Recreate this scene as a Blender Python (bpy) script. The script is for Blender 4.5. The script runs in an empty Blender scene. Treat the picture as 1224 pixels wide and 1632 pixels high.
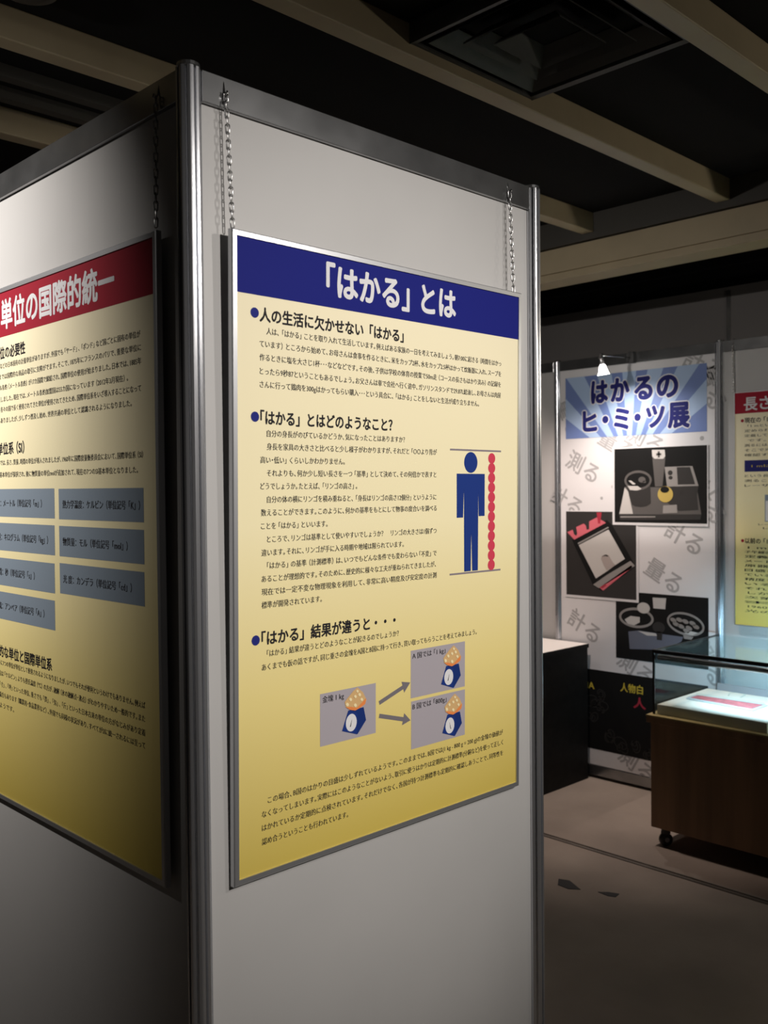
import bpy, bmesh, math, random
from mathutils import Vector, Matrix

# ------------------------------------------------------------------ camera, world, light, exposure
S = bpy.context.scene
COL = S.collection
S.view_settings.view_transform = 'Standard'
S.view_settings.look = 'None'
S.view_settings.exposure = 0.0
S.view_settings.gamma = 1.0
S.view_settings.use_curve_mapping = False

cd = bpy.data.cameras.new('camera')
cam = bpy.data.objects.new('camera', cd)
COL.objects.link(cam)
F = Vector((0.69986988, 0.71397987, -0.02036917))
RT = Vector((0.71395998, -0.70012185, -0.00951566))
UP = Vector((0.02105489, 0.00788305, 0.99974724))
M = Matrix((RT, UP, -F)).transposed().to_4x4()
M.translation = Vector((-0.95178692, -1.45517392, 1.64370983))
cam.matrix_world = M
cd.sensor_fit = 'HORIZONTAL'
cd.sensor_width = 36.0
cd.lens = 1522.63 * 36.0 / 1224.0
cd.clip_start = 0.05
cd.dof.use_dof = True
cd.dof.focus_distance = 2.25
cd.dof.aperture_fstop = 7.5
S.camera = cam

w = bpy.data.worlds.new('world')
S.world = w
w.use_nodes = True
w.node_tree.nodes['Background'].inputs[0].default_value = (1.0, 0.93, 0.86, 1)
w.node_tree.nodes['Background'].inputs[1].default_value = 0.020


def spot(name, loc, aim, watts, size, blend, col, radius=0.03):
    l = bpy.data.lights.new(name, 'SPOT')
    l.energy = watts
    l.spot_size = math.radians(size)
    l.spot_blend = blend
    l.color = col
    l.shadow_soft_size = radius
    o = bpy.data.objects.new(name, l)
    COL.objects.link(o)
    o.location = loc
    o.rotation_euler = (Vector(aim) - Vector(loc)).to_track_quat('-Z', 'Y').to_euler()
    return o


spot('spot_light_left_face', (-1.5, 1.15, 2.82), (0.0, 1.31, 2.02), 285, 79, 1.0, (1.0, 0.94, 0.88), 0.02)
spot('spot_light_right_face', (0.30, -3.2, 2.9), (0.52, 0.0, 1.55), 390, 42, 0.95, (1.0, 0.94, 0.88), 0.035)
spot('spot_light_corner', (1.36, -2.1, 2.72), (0.45, 0.0, 1.5), 58, 75, 1.0, (1.0, 0.94, 0.88), 0.04)
spot('spot_light_pedestal', (2.95, 1.45, 2.75), (3.5, 1.6, 0.6), 105, 76, 0.8, (1.0, 0.81, 0.71), 0.03)
spot('spot_light_rear_panel', (3.2, 2.55, 2.62), (3.7, 2.0, 1.30), 30, 62, 0.9, (1.0, 0.82, 0.73), 0.03)
spot('fill_light_beams', (3.62, -1.9, 2.30), (1.8, 0.6, 2.5), 26, 160, 0.7, (1.0, 0.90, 0.74), 0.05)  # added fill lamp to brighten the ceiling beams


# ------------------------------------------------------------------ materials


def mat(name, col, rough=0.6, metal=0.0, spec=0.5, noise=None, bump=None, emit=None):
    """noise = (scale, amount, detail, (sx,sy,sz))"""
    m = bpy.data.materials.new(name)
    m.use_nodes = True
    nt = m.node_tree
    b = nt.nodes['Principled BSDF']
    b.inputs['Base Color'].default_value = (*col, 1)
    b.inputs['Roughness'].default_value = rough
    b.inputs['Metallic'].default_value = metal
    b.inputs['Specular IOR Level'].default_value = spec
    if emit:
        b.inputs['Emission Color'].default_value = (*emit[0], 1)
        b.inputs['Emission Strength'].default_value = emit[1]
    tc = None
    if noise or bump:
        tc = nt.nodes.new('ShaderNodeTexCoord')
    if noise:
        mp = nt.nodes.new('ShaderNodeMapping')
        mp.inputs['Scale'].default_value = noise[3]
        nt.links.new(tc.outputs['Object'], mp.inputs['Vector'])
        n = nt.nodes.new('ShaderNodeTexNoise')
        n.inputs['Scale'].default_value = noise[0]
        n.inputs['Detail'].default_value = noise[2]
        nt.links.new(mp.outputs[0], n.inputs['Vector'])
        r = nt.nodes.new('ShaderNodeValToRGB')
        k = noise[1]
        r.color_ramp.elements[0].position = 0.3
        r.color_ramp.elements[1].position = 0.7
        r.color_ramp.elements[0].color = (*[c * (1 - k) for c in col], 1)
        r.color_ramp.elements[1].color = (*[min(1, c * (1 + k)) for c in col], 1)
        nt.links.new(n.outputs['Fac'], r.inputs['Fac'])
        nt.links.new(r.outputs['Color'], b.inputs['Base Color'])
    if bump:
        n = nt.nodes.new('ShaderNodeTexNoise')
        n.inputs['Scale'].default_value = bump[0]
        nt.links.new(tc.outputs['Object'], n.inputs['Vector'])
        bp = nt.nodes.new('ShaderNodeBump')
        bp.inputs['Strength'].default_value = bump[1]
        bp.inputs['Distance'].default_value = 0.002
        nt.links.new(n.outputs['Fac'], bp.inputs['Height'])
        nt.links.new(bp.outputs['Normal'], b.inputs['Normal'])
    return m


def print_gradient(name, stops, length):
    """paper printed with a colour wash running from the head of the sheet to its foot (local -Y)"""
    m = mat(name, (1, 1, 1), 0.55, spec=0.3)
    nt = m.node_tree
    tc = nt.nodes.new('ShaderNodeTexCoord')
    sp = nt.nodes.new('ShaderNodeSeparateXYZ')
    nt.links.new(tc.outputs['Object'], sp.inputs[0])
    mu = nt.nodes.new('ShaderNodeMath')
    mu.operation = 'MULTIPLY'
    mu.inputs[1].default_value = -1.0 / length
    nt.links.new(sp.outputs['Y'], mu.inputs[0])
    r = nt.nodes.new('ShaderNodeValToRGB')
    el = r.color_ramp.elements
    while len(el) < len(stops):
        el.new(0.5)
    for e, (p_, c_) in zip(el, stops):
        e.position = p_
        e.color = (*c_, 1)
    nt.links.new(mu.outputs[0], r.inputs['Fac'])
    nt.links.new(r.outputs['Color'], nt.nodes['Principled BSDF'].inputs['Base Color'])
    return m


def glass(name, tint, refl=0.06):
    m = bpy.data.materials.new(name)
    m.use_nodes = True
    nt = m.node_tree
    nt.nodes.clear()
    o = nt.nodes.new('ShaderNodeOutputMaterial')
    t = nt.nodes.new('ShaderNodeBsdfTransparent')
    t.inputs[0].default_value = (*tint, 1)
    g = nt.nodes.new('ShaderNodeBsdfGlossy')
    g.inputs['Roughness'].default_value = 0.02
    g.inputs[0].default_value = (0.9, 1, 1, 1)
    ly = nt.nodes.new('ShaderNodeLayerWeight')
    ly.inputs['Blend'].default_value = 0.5
    pw = nt.nodes.new('ShaderNodeMath')
    pw.operation = 'POWER'
    pw.inputs[1].default_value = 5.0
    nt.links.new(ly.outputs['Facing'], pw.inputs[0])
    lw = nt.nodes.new('ShaderNodeMath')
    lw.operation = 'MULTIPLY_ADD'
    lw.inputs[1].default_value = refl
    lw.inputs[2].default_value = 0.02
    nt.links.new(pw.outputs[0], lw.inputs[0])
    mx = nt.nodes.new('ShaderNodeMixShader')
    nt.links.new(lw.outputs[0], mx.inputs[0])
    nt.links.new(t.outputs[0], mx.inputs[1])
    nt.links.new(g.outputs[0], mx.inputs[2])
    nt.links.new(mx.outputs[0], o.inputs['Surface'])
    return m


WHITE_BOARD = mat('white melamine board', (0.43, 0.425, 0.42), 0.5, noise=(3, 0.03, 3, (1, 1, 1)))
ALU = mat('extruded aluminium', (0.60, 0.61, 0.64), 0.25, 0.88)
ALU_DULL = mat('dull galvanised rail', (0.32, 0.325, 0.33), 0.22, 0.9, noise=(9, 0.22, 4, (1, 1, 1)))
FRAME_ALU = mat('satin aluminium frame', (0.55, 0.56, 0.58), 0.38, 0.85)
CHAIN_M = mat('steel chain', (0.45, 0.45, 0.45), 0.25, 1.0)
FLOOR_M = mat('worn floor covering', (0.31, 0.26, 0.22), 0.7, spec=0.25, noise=(1.6, 0.22, 6, (1, 1, 1)), bump=(90, 0.15))
SEAM_M = mat('floor seam strip', (0.11, 0.095, 0.08), 0.6, noise=(6, 0.25, 3, (1, 1, 1)))
BLACK_CEIL = mat('black ceiling board', (0.016, 0.016, 0.016), 0.9, spec=0.1)
BLACK_METAL = mat('dark painted metal', (0.05, 0.05, 0.05), 0.55)
DARK_CHANNEL = mat('dark channel', (0.075, 0.07, 0.06), 0.6)
CREAM = mat('cream painted beam', (0.52, 0.43, 0.28), 0.5, noise=(5, 0.07, 4, (1, 1, 1)))
GREY_WALL = mat('grey wall paint', (0.16, 0.15, 0.145), 0.8, noise=(2, 0.06, 3, (1, 1, 1)))
BLACK_BOX = mat('black pedestal paint', (0.010, 0.010, 0.010), 0.6, spec=0.2, noise=(30, 0.2, 3, (1, 1, 1)))
PED_TOP = mat('white pedestal top', (0.78, 0.75, 0.72), 0.5)
BLACK_RUBBER = mat('black rubber', (0.02, 0.02, 0.02), 0.5)
GREY_PLASTIC = mat('grey plastic', (0.3, 0.3, 0.32), 0.4)
INK = mat('black printing ink', (0.018, 0.017, 0.02), 0.65, spec=0.12)
NAVY_INK = mat('navy printing ink', (0.018, 0.020, 0.13), 0.65, spec=0.12)
BLUE_INK = mat('blue printing ink', (0.008, 0.012, 0.165), 0.65, spec=0.12)
FIG_BLUE = mat('mid blue printing ink', (0.012, 0.036, 0.20), 0.65, spec=0.12)
DOT_BLUE = mat('bullet blue printing ink', (0.016, 0.022, 0.18), 0.65, spec=0.12)
RED_INK = mat('crimson printing ink', (0.30, 0.014, 0.03), 0.65, spec=0.12)
APPLE_RED = mat('apple red printing ink', (0.58, 0.05, 0.09), 0.65, spec=0.12)
WHITE_INK = mat('white lettering', (0.66, 0.66, 0.68), 0.65, spec=0.12)
LILAC = mat('pale lilac print', (0.38, 0.35, 0.385), 0.55, spec=0.3)
BLUEGREY = mat('blue grey print', (0.21, 0.26, 0.32), 0.55, spec=0.3)
RULE_GREY = mat('grey rule ink', (0.22, 0.19, 0.22), 0.55, spec=0.3)
ARROW_GREY = mat('grey arrow ink', (0.17, 0.155, 0.17), 0.55, spec=0.3)
GOLD_INK = mat('gold printing ink', (0.62, 0.40, 0.18), 0.65, spec=0.12)
GOLD_HI = mat('pale gold printing ink', (0.85, 0.72, 0.42), 0.55, spec=0.3)
ORANGE_INK = mat('orange printing ink', (0.75, 0.24, 0.07), 0.65, spec=0.12)
DEEP_BLUE = mat('deep blue printing ink', (0.010, 0.03, 0.16), 0.65, spec=0.12)
DIAL_WHITE = mat('dial white print', (0.70, 0.70, 0.72), 0.55, spec=0.3)
YELLOW_INK = mat('yellow printing ink', (0.55, 0.42, 0.05), 0.65, spec=0.12)
GHOST = mat('pale grey lettering', (0.36, 0.355, 0.36), 0.55, spec=0.3)
SHEET_WHITE = mat('white exhibition print', (0.66, 0.65, 0.66), 0.5, spec=0.3)
SKY_A = mat('banner blue print', (0.15, 0.215, 0.45), 0.5, spec=0.3)
SKY_B = mat('banner pale blue print', (0.36, 0.48, 0.68), 0.5, spec=0.3)
PH_BLACK = mat('photo black', (0.010, 0.010, 0.010), 0.5, spec=0.15)
PH_DARK = mat('photo dark grey', (0.030, 0.028, 0.027), 0.5, spec=0.3)
PH_MID = mat('photo mid grey', (0.095, 0.088, 0.084), 0.5, spec=0.3)
PH_GREY = mat('photo grey', (0.26, 0.245, 0.235), 0.5, spec=0.3)
PH_LIGHT = mat('photo light grey', (0.50, 0.48, 0.46), 0.5, spec=0.3)
PH_PINK = mat('photo pink', (0.58, 0.13, 0.16), 0.65, spec=0.12)
PH_RED = mat('photo red', (0.36, 0.03, 0.05), 0.5, spec=0.3)
PH_GOLD = mat('photo brass', (0.46, 0.34, 0.09), 0.5, spec=0.3)
RED_STRIP = mat('red printed strip', (0.42, 0.11, 0.12), 0.5, noise=(45, 0.35, 3, (1, 1, 1)))
PLATFORM = mat('ivory display board', (0.70, 0.66, 0.58), 0.55)
BRASS = mat('pale wood edge', (0.40, 0.31, 0.13), 0.45)
CASE_BLACK = mat('black case edge', (0.012, 0.012, 0.014), 0.35)
TUBE = mat('polished lamp housing', (0.42, 0.42, 0.42), 0.22, 1.0)
CASE_GLASS = glass('greenish case glass', (0.965, 0.99, 0.99), 0.28)
CLEAR = glass('clear acrylic', (0.93, 0.97, 0.97), 0.5)
LAMP_GLOW = mat('glowing lamp glass', (0.9, 0.9, 0.9), 0.3, emit=((1.0, 0.97, 0.92), 14))
CASE_GLOW = mat('cold lamp tube', (0.9, 0.9, 0.9), 0.3, emit=((0.62, 0.86, 1.0), 3))
SCRAP = mat('dark tape scrap', (0.012, 0.012, 0.011), 0.6)


def wood_mat():
    m = mat('brown wood veneer', (0.27, 0.155, 0.08), 0.45, noise=(2.2, 0.32, 6, (6, 6, 0.5)))
    return m


WOOD = wood_mat()
YELLOW_PAPER = print_gradient('cream to yellow poster paper',
                              [(0.0, (0.80, 0.73, 0.53)), (0.45, (0.85, 0.765, 0.48)), (0.72, (0.78, 0.65, 0.26)), (1.0, (0.60, 0.46, 0.09))], 1.2)

# ------------------------------------------------------------------ mesh helpers


def link(name, me, m, parent=None, loc=None, kind=None):
    o = bpy.data.objects.new(name, me)
    COL.objects.link(o)
    if m is not None:
        me.materials.append(m)
    if parent is not None:
        o.parent = parent
    if loc:
        o.location = loc
    if kind:
        o['kind'] = kind
    return o


def add_box(bm, lo, hi):
    vs = [bm.verts.new((x, y, z)) for x in (lo[0], hi[0]) for y in (lo[1], hi[1]) for z in (lo[2], hi[2])]
    for f in ((0, 1, 3, 2), (4, 6, 7, 5), (0, 4, 5, 1), (2, 3, 7, 6), (0, 2, 6, 4), (1, 5, 7, 3)):
        bm.faces.new([vs[i] for i in f])


def finish(name, bm, m, parent=None, loc=None, kind=None, bevel=0.0, smooth=False):
    bmesh.ops.recalc_face_normals(bm, faces=bm.faces)
    if bevel:
        es = [e for e in bm.edges if len(e.link_faces) == 2 and e.calc_face_angle(0) > 0.5]
        bmesh.ops.bevel(bm, geom=es, offset=bevel, segments=2, profile=0.5, affect='EDGES', clamp_overlap=True)
    me = bpy.data.meshes.new(name)
    bm.to_mesh(me)
    bm.free()
    if smooth:
        for p in me.polygons:
            p.use_smooth = True
    return link(name, me, m, parent, loc, kind)


def box(name, lo, hi, m, parent=None, kind=None, bevel=0.0):
    bm = bmesh.new()
    add_box(bm, lo, hi)
    return finish(name, bm, m, parent, None, kind, bevel)


def add_prism(bm, pts, z0, z1, mp=lambda x, y, z: (x, y, z)):
    a = [bm.verts.new(mp(x, y, z0)) for x, y in pts]
    b = [bm.verts.new(mp(x, y, z1)) for x, y in pts]
    bm.faces.new(a[::-1])
    bm.faces.new(b)
    n = len(pts)
    for i in range(n):
        bm.faces.new((a[i], a[(i + 1) % n], b[(i + 1) % n], b[i]))


def add_tube(bm, path, r, seg=10, closed=False, r2=None):
    path = [Vector(p) for p in path]
    n = len(path)
    rings = []
    for i, p in enumerate(path):
        if closed:
            d = (path[(i + 1) % n] - path[i - 1]).normalized()
        else:
            d = (path[min(i + 1, n - 1)] - path[max(i - 1, 0)]).normalized()
        up = Vector((0, 0, 1)) if abs(d.z) < 0.9 else Vector((1, 0, 0))
        if closed and n > 4:
            up = add_tube.normal
        u = d.cross(up).normalized()
        v = d.cross(u)
        rr = r if r2 is None else r + (r2 - r) * i / (n - 1)
        rings.append([bm.verts.new(p + u * rr * math.cos(2 * math.pi * k / seg) + v * rr * math.sin(2 * math.pi * k / seg)) for k in range(seg)])
    m = n if closed else n - 1
    for i in range(m):
        a, b = rings[i], rings[(i + 1) % n]
        for k in range(seg):
            bm.faces.new((a[k], a[(k + 1) % seg], b[(k + 1) % seg], b[k]))
    if not closed:
        bm.faces.new(rings[0][::-1])
        bm.faces.new(rings[-1])


def add_lathe(bm, prof, axis_o, axis_d, seg=24):
    """prof: list of (radius, distance along axis); closed at both ends"""
    axis_o, d = Vector(axis_o), Vector(axis_d).normalized()
    up = Vector((0, 0, 1)) if abs(d.z) < 0.9 else Vector((1, 0, 0))
    u = d.cross(up).normalized()
    v = d.cross(u)
    rings = [[bm.verts.new(axis_o + d * t + (u * math.cos(2 * math.pi * k / seg) + v * math.sin(2 * math.pi * k / seg)) * max(r, 1e-4)) for k in range(seg)] for r, t in prof]
    for a, b in zip(rings, rings[1:]):
        for k in range(seg):
            bm.faces.new((a[k], a[(k + 1) % seg], b[(k + 1) % seg], b[k]))
    bm.faces.new(rings[0][::-1])
    bm.faces.new(rings[-1])


def tag(o, label, cat, group=None):
    o['label'] = label
    o['category'] = cat
    if group:
        o['group'] = group
    return o


def thing(name, label, cat, mw=None, loc=(0, 0, 0), group=None):
    o = bpy.data.objects.new(name, None)
    o.empty_display_size = 0.1
    COL.objects.link(o)
    if mw is not None:
        o.matrix_world = mw
    else:
        o.location = loc
    return tag(o, label, cat, group)


# ---------- flat printing, drawn in millimetres from the top left corner of a sheet (y runs down)


class Ink:
    def __init__(self, z):
        self.v, self.f, self.z = [], [], z

    def poly(self, pts):
        i = len(self.v)
        self.v += [(x / 1000, -y / 1000, self.z) for x, y in pts]
        self.f.append(list(range(i, i + len(pts))))
        return self

    def rect(self, x0, y0, x1, y1):
        return self.poly([(x0, y0), (x0, y1), (x1, y1), (x1, y0)])

    def oval(self, cx, cy, rx, ry, seg=40, rot=0.0):
        c, s = math.cos(rot), math.sin(rot)
        pts = []
        for k in range(seg):
            a, b = rx * math.cos(2 * math.pi * k / seg), ry * math.sin(2 * math.pi * k / seg)
            pts.append((cx + a * c - b * s, cy + a * s + b * c))
        return self.poly(pts)

    def ring(self, cx, cy, rx, ry, t, seg=40, rot=0.0):
        c, s = math.cos(rot), math.sin(rot)
        i = len(self.v)
        for k in range(seg):
            for q in (1.0, 0.0):
                a = (rx - t * (1 - q)) * math.cos(2 * math.pi * k / seg)
                b = (ry - t * (1 - q)) * math.sin(2 * math.pi * k / seg)
                self.v.append(((cx + a * c - b * s) / 1000, -(cy + a * s + b * c) / 1000, self.z))
        for k in range(seg):
            a, b = i + 2 * k, i + 2 * ((k + 1) % seg)
            self.f.append([a, a + 1, b + 1, b])
        return self

    def stroke(self, pts, wd):
        for (x0, y0), (x1, y1) in zip(pts, pts[1:]):
            d = math.hypot(x1 - x0, y1 - y0) or 1
            nx, ny = -(y1 - y0) / d * wd / 2, (x1 - x0) / d * wd / 2
            self.poly([(x0 + nx, y0 + ny), (x0 - nx, y0 - ny), (x1 - nx, y1 - ny), (x1 + nx, y1 + ny)])
        return self

    def text(self, s, x0, x1, yc, kanji=12.3, bold=0.0, rot=0.0, res=2, copies=2, punct=True):
        """one line of lettering: left and right end (x1 None = natural width), height of a full character, middle of the line"""
        size = kanji / KH
        crv = bpy.data.curves.new('line', 'FONT')
        crv.body = s
        crv.resolution_u = res
        crv.fill_mode = 'FRONT'
        for q, ch in enumerate(s):          # proportional spacing of the full width punctuation
            if punct and ch in '、。」）』':
                crv.body_format[q].kerning += -16 if ch in '、。' else -8
            if punct and ch in '「（『' and q:
                crv.body_format[q - 1].kerning += -8
            if ch in '・：' and q and punct:
                crv.body_format[q - 1].kerning += -9
                crv.body_format[q].kerning += -9
        ob = bpy.data.objects.new('line', crv)
        COL.objects.link(ob)
        dg = bpy.context.evaluated_depsgraph_get()
        me = bpy.data.meshes.new_from_object(ob.evaluated_get(dg))
        vs = [(v.co.x, v.co.y) for v in me.vertices]
        if vs:
            a = min(q[0] for q in vs)
            b = max(q[0] for q in vs)
            kx = size if x1 is None else (x1 - x0) / max(b - a, 1e-6)
            cx, cyc = (x0 + (b - a) * kx / 2), yc
            c, sn = math.cos(rot), math.sin(rot)
            g = bold * size                  # heavier strokes: the glyphs are overprinted with small shifts
            if not bold:
                sh = [(0, 0)]
            elif copies == 2:
                sh = [(-g, 0), (g, 0)]
            else:
                sh = [(g * math.cos(2 * math.pi * q / copies), g * math.sin(2 * math.pi * q / copies)) for q in range(copies)] + [(0, 0)]
            for q, (hx, hy) in enumerate(sh):
                i = len(self.v)
                for x, y in vs:
                    X, Y = x0 + hx + (x - a) * kx, yc + hy - (y - KC) * size
                    if rot:
                        X, Y = cx + (X - cx) * c - (Y - cyc) * sn, cyc + (X - cx) * sn + (Y - cyc) * c
                    self.v.append((X / 1000, -Y / 1000, self.z + 2e-5 * q))
                self.f += [[i + k for k in p.vertices] for p in me.polygons]
        bpy.data.objects.remove(ob)
        bpy.data.curves.remove(crv)
        bpy.data.meshes.remove(me)
        return self

    def build(self, name, m, parent):
        me = bpy.data.meshes.new(name)
        me.from_pydata(self.v, [], self.f)
        bm = bmesh.new()
        bm.from_mesh(me)
        for f in bm.faces:
            f.normal_update()
        bmesh.ops.reverse_faces(bm, faces=[f for f in bm.faces if f.normal.z < 0])
        bm.to_mesh(me)
        bm.free()
        return link(name, me, m, parent)


def measure():
    crv = bpy.data.curves.new('m', 'FONT')
    crv.body = '国'
    ob = bpy.data.objects.new('m', crv)
    COL.objects.link(ob)
    me = bpy.data.meshes.new_from_object(ob.evaluated_get(bpy.context.evaluated_depsgraph_get()))
    ys = [v.co.y for v in me.vertices]
    bpy.data.objects.remove(ob)
    bpy.data.curves.remove(crv)
    bpy.data.meshes.remove(me)
    return max(ys) - min(ys), (max(ys) + min(ys)) / 2


KH, KC = measure()

# ------------------------------------------------------------------ the room
BX, BY = 3.711, 0.836          # face line and first post of the rear partition row
CEIL = 3.06
box('floor', (-6, -6, -0.1), (7, 8, 0), FLOOR_M, kind='structure')
box('ceiling', (-6, -6, CEIL), (7, 8, CEIL + 0.1), BLACK_CEIL, kind='structure')
box('wall_back', (4.3, -3.0, 0), (4.45, 7.9, 2.80), GREY_WALL, kind='structure')
box('wall_back_upper', (4.42, -3.0, 2.80), (4.6, 7.9, CEIL), BLACK_CEIL, kind='structure')
box('trim_1', (4.296, 1.06, 0), (4.301, 1.085, 2.78), ALU_DULL, kind='structure')
bm = bmesh.new()
add_box(bm, (2.742, -5, 0), (2.758, 7, 0.003))
add_box(bm, (2.768, -5, 0), (2.774, 7, 0.004))
finish('trim_2', bm, SEAM_M, kind='structure')

for y0 in (-0.13, 0.56, 1.285, 2.0):       # cream beams running away from the viewer
    box('ceiling_beam', (-4.0, y0, 2.962), (3.25, y0 + 0.068, CEIL), CREAM, kind='structure', bevel=0.004)
bm = bmesh.new()                            # cross beam: pale fascia with a lip under it
add_box(bm, (3.27, -4, 2.80), (3.42, 7, 2.925))
add_box(bm, (3.262, -4, 2.757), (3.42, 7, 2.768))
add_box(bm, (3.285, -4, 2.768), (3.42, 7, 2.80))
finish('ceiling_beam', bm, CREAM, kind='structure')
box('trim_3', (3.25, -4, 2.93), (3.42, 7, CEIL), DARK_CHANNEL, kind='structure')
for k, y0 in enumerate((1.66, 1.83)):       # thin dark ceiling rails on the left
    box('trim_%d' % (4 + k), (-3.5, y0, 3.02), (3.2, y0 + 0.045, CEIL), DARK_CHANNEL, kind='structure')

# ------------------------------------------------------------------ partition system


def post_profile(r=0.0212, slot=0.0026, depth=0.006):
    hw = r * math.tan(math.pi / 8)
    pts = []
    for k in range(8):
        a = k * math.pi / 4
        n, t = Vector((math.cos(a), math.sin(a))), Vector((-math.sin(a), math.cos(a)))
        for s, q in ((-hw + 0.0012, 0.0), (-slot, 0.0), (-slot, -depth), (slot, -depth), (slot, 0.0), (hw - 0.0012, 0.0)):
            pts.append(tuple(n * (r + q) + t * s))
    return pts


POST_ME = None


def post(x, y, label):
    global POST_ME
    t = thing('partition_post', label, 'post', loc=(x, y, 0), group='aluminium partition posts')
    if POST_ME is None:
        bm = bmesh.new()
        add_prism(bm, post_profile(), 0.012, 2.396)
        o = finish('profile', bm, ALU, t)
        bm = bmesh.new()
        add_lathe(bm, [(0.019, 2.396), (0.021, 2.398), (0.0205, 2.404), (0.012, 2.407)], (0, 0, 0), (0, 0, 1), 16)
        c = finish('top_cap', bm, ALU_DULL, t)
        bm = bmesh.new()
        add_lathe(bm, [(0.024, 0.0), (0.024, 0.006), (0.012, 0.012), (0.012, 0.02)], (0, 0, 0), (0, 0, 1), 16)
        f = finish('foot', bm, BLACK_METAL, t)
        POST_ME = (o, c, f)
    else:
        for o in POST_ME:
            c = o.copy()
            COL.objects.link(c)
            c.parent = t
    return t


post(0, 0, 'polished grooved aluminium corner post between the red-headed and blue-headed posters')
post(0, 1, 'unseen aluminium post added left of the red-headed poster beside the light-blocking panel')  # out of view, added along with the panel that stops light leaking
post(1, 0, 'slim grooved aluminium post ending the white panel right of the blue-headed poster')
post(BX, BY + 1, 'rear aluminium post left of the exhibition title print, above the black pedestal')
post(BX, BY, 'rear aluminium post between the exhibition title print and the small red-headed poster')


def panel(name_label, mw, width=0.957, rail=ALU_DULL):
    """local X along the panel, Y up, Z out of its face; origin on the floor at one post axis"""
    t = thing('partition_panel', name_label, 'partition panel', mw=mw)
    x0 = (1 - width) / 2
    box('board', (x0, 0.05, -0.002), (x0 + width, 2.36, 0.002), WHITE_BOARD, t)
    bm = bmesh.new()
    add_box(bm, (x0, 2.342, -0.012), (x0 + width, 2.398, 0.012))
    finish('top_rail', bm, rail, t, bevel=0.0012)
    bm = bmesh.new()
    add_box(bm, (x0, 0.018, -0.012), (x0 + width, 0.074, 0.012))
    finish('bottom_rail', bm, rail, t, bevel=0.0012)
    return t


def frame_mw(o, ex, ey):
    ex, ey = Vector(ex).normalized(), Vector(ey).normalized()
    ez = ex.cross(ey).normalized()
    ey = ez.cross(ex)
    m = Matrix((ex, ey, ez)).transposed().to_4x4()
    m.translation = Vector(o)
    return m


panel('white partition panel with the red-headed poster hanging on it', frame_mw((0, 1, 0), (0, -1, 0), (0, 0, 1)))
panel('white partition panel with the blue-headed poster hanging on it', frame_mw((0, 0, 0), (1, 0, 0), (0, 0, 1)))
panel('unseen white partition panel added left of the red-headed poster to block stray light', frame_mw((0, 2, 0), (0, -1, 0), (0, 0, 1)))  # out of view, added to keep the left lamp off the rear partitions
panel('blank pinkish-lit rear panel behind the black pedestal', frame_mw((BX, BY + 2, 0), (0, -1, 0), (0, 0, 1)))
panel('rear partition panel covered by the exhibition title print', frame_mw((BX, BY + 1, 0), (0, -1, 0), (0, 0, 1)))
panel('rear partition panel behind the small red-headed poster and the glass case', frame_mw((BX, BY, 0), (0, -1, 0), (0, 0, 1)))

# ------------------------------------------------------------------ chains


def chain(label, top, bottom, hook=True):
    top, bottom = Vector(top), Vector(bottom)
    t = thing('hanging_chain', label, 'chain', loc=bottom, group='steel chains holding the posters')
    d = top - bottom
    L = d.length
    n = max(3, round(L / 0.0145))
    pitch = L / n
    u = d.normalized()
    bm = bmesh.new()
    for i in range(n):
        c = u * (i + 0.5) * pitch
        ax = Vector((1, 1, 0)) if i % 2 else Vector((1, -1, 0))
        ax = (ax - u * ax.dot(u)).normalized()
        hl, hw_, q = pitch * 0.5 + 0.0022 - 0.0036, 0.0036, []
        for k in range(12):
            a = 2 * math.pi * k / 12
            q.append(c + ax * hw_ * math.cos(a) + u * ((hl if math.sin(a) >= 0 else -hl) + hw_ * math.sin(a)))
        add_tube.normal = ax.cross(u)
        add_tube(bm, q, 0.00125, 6, closed=True)
    finish('links', bm, CHAIN_M, t, smooth=True)
    return t


def s_hook(t, top, wall_dir):
    """hook from the last link over the rail; wall_dir points into the panel"""
    b = t.location
    p = Vector(top) - b
    w_ = Vector(wall_dir)
    bm = bmesh.new()
    pts = [p + w_ * -0.004 + Vector((0, 0, 0.004)), p + w_ * -0.006 + Vector((0, 0, -0.002)), p + Vector((0, 0, -0.006)), p + w_ * 0.004 + Vector((0, 0, 0.004)),
           p + w_ * 0.008 + Vector((0, 0, 0.026)), p + w_ * 0.014 + Vector((0, 0, 0.036)), p + w_ * 0.036 + Vector((0, 0, 0.036)), p + w_ * 0.042 + Vector((0, 0, 0.020))]
    add_tube(bm, pts, 0.0016, 8)
    finish('hook', bm, CHAIN_M, t, smooth=True)


c = chain('chain holding the right corner of the red-headed poster', (-0.018, 0.079, 2.366), (-0.027, 0.070, 2.128))
s_hook(c, (-0.018, 0.079, 2.366), (1, 0, 0))
c = chain('chain holding the left corner of the blue-headed poster', (0.067, -0.018, 2.366), (0.072, -0.027, 2.126))
s_hook(c, (0.067, -0.018, 2.366), (0, 1, 0))
c = chain('chain holding the right corner of the blue-headed poster', (0.891, -0.018, 2.366), (0.892, -0.027, 2.122))
s_hook(c, (0.891, -0.018, 2.366), (0, 1, 0))
c = chain('short chain above the small red-headed poster on the rear panel', (BX - 0.018, 0.760, 2.366), (BX - 0.02, 0.757, 2.132))
s_hook(c, (BX - 0.018, 0.760, 2.366), (1, 0, 0))

# ------------------------------------------------------------------ posters


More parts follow.
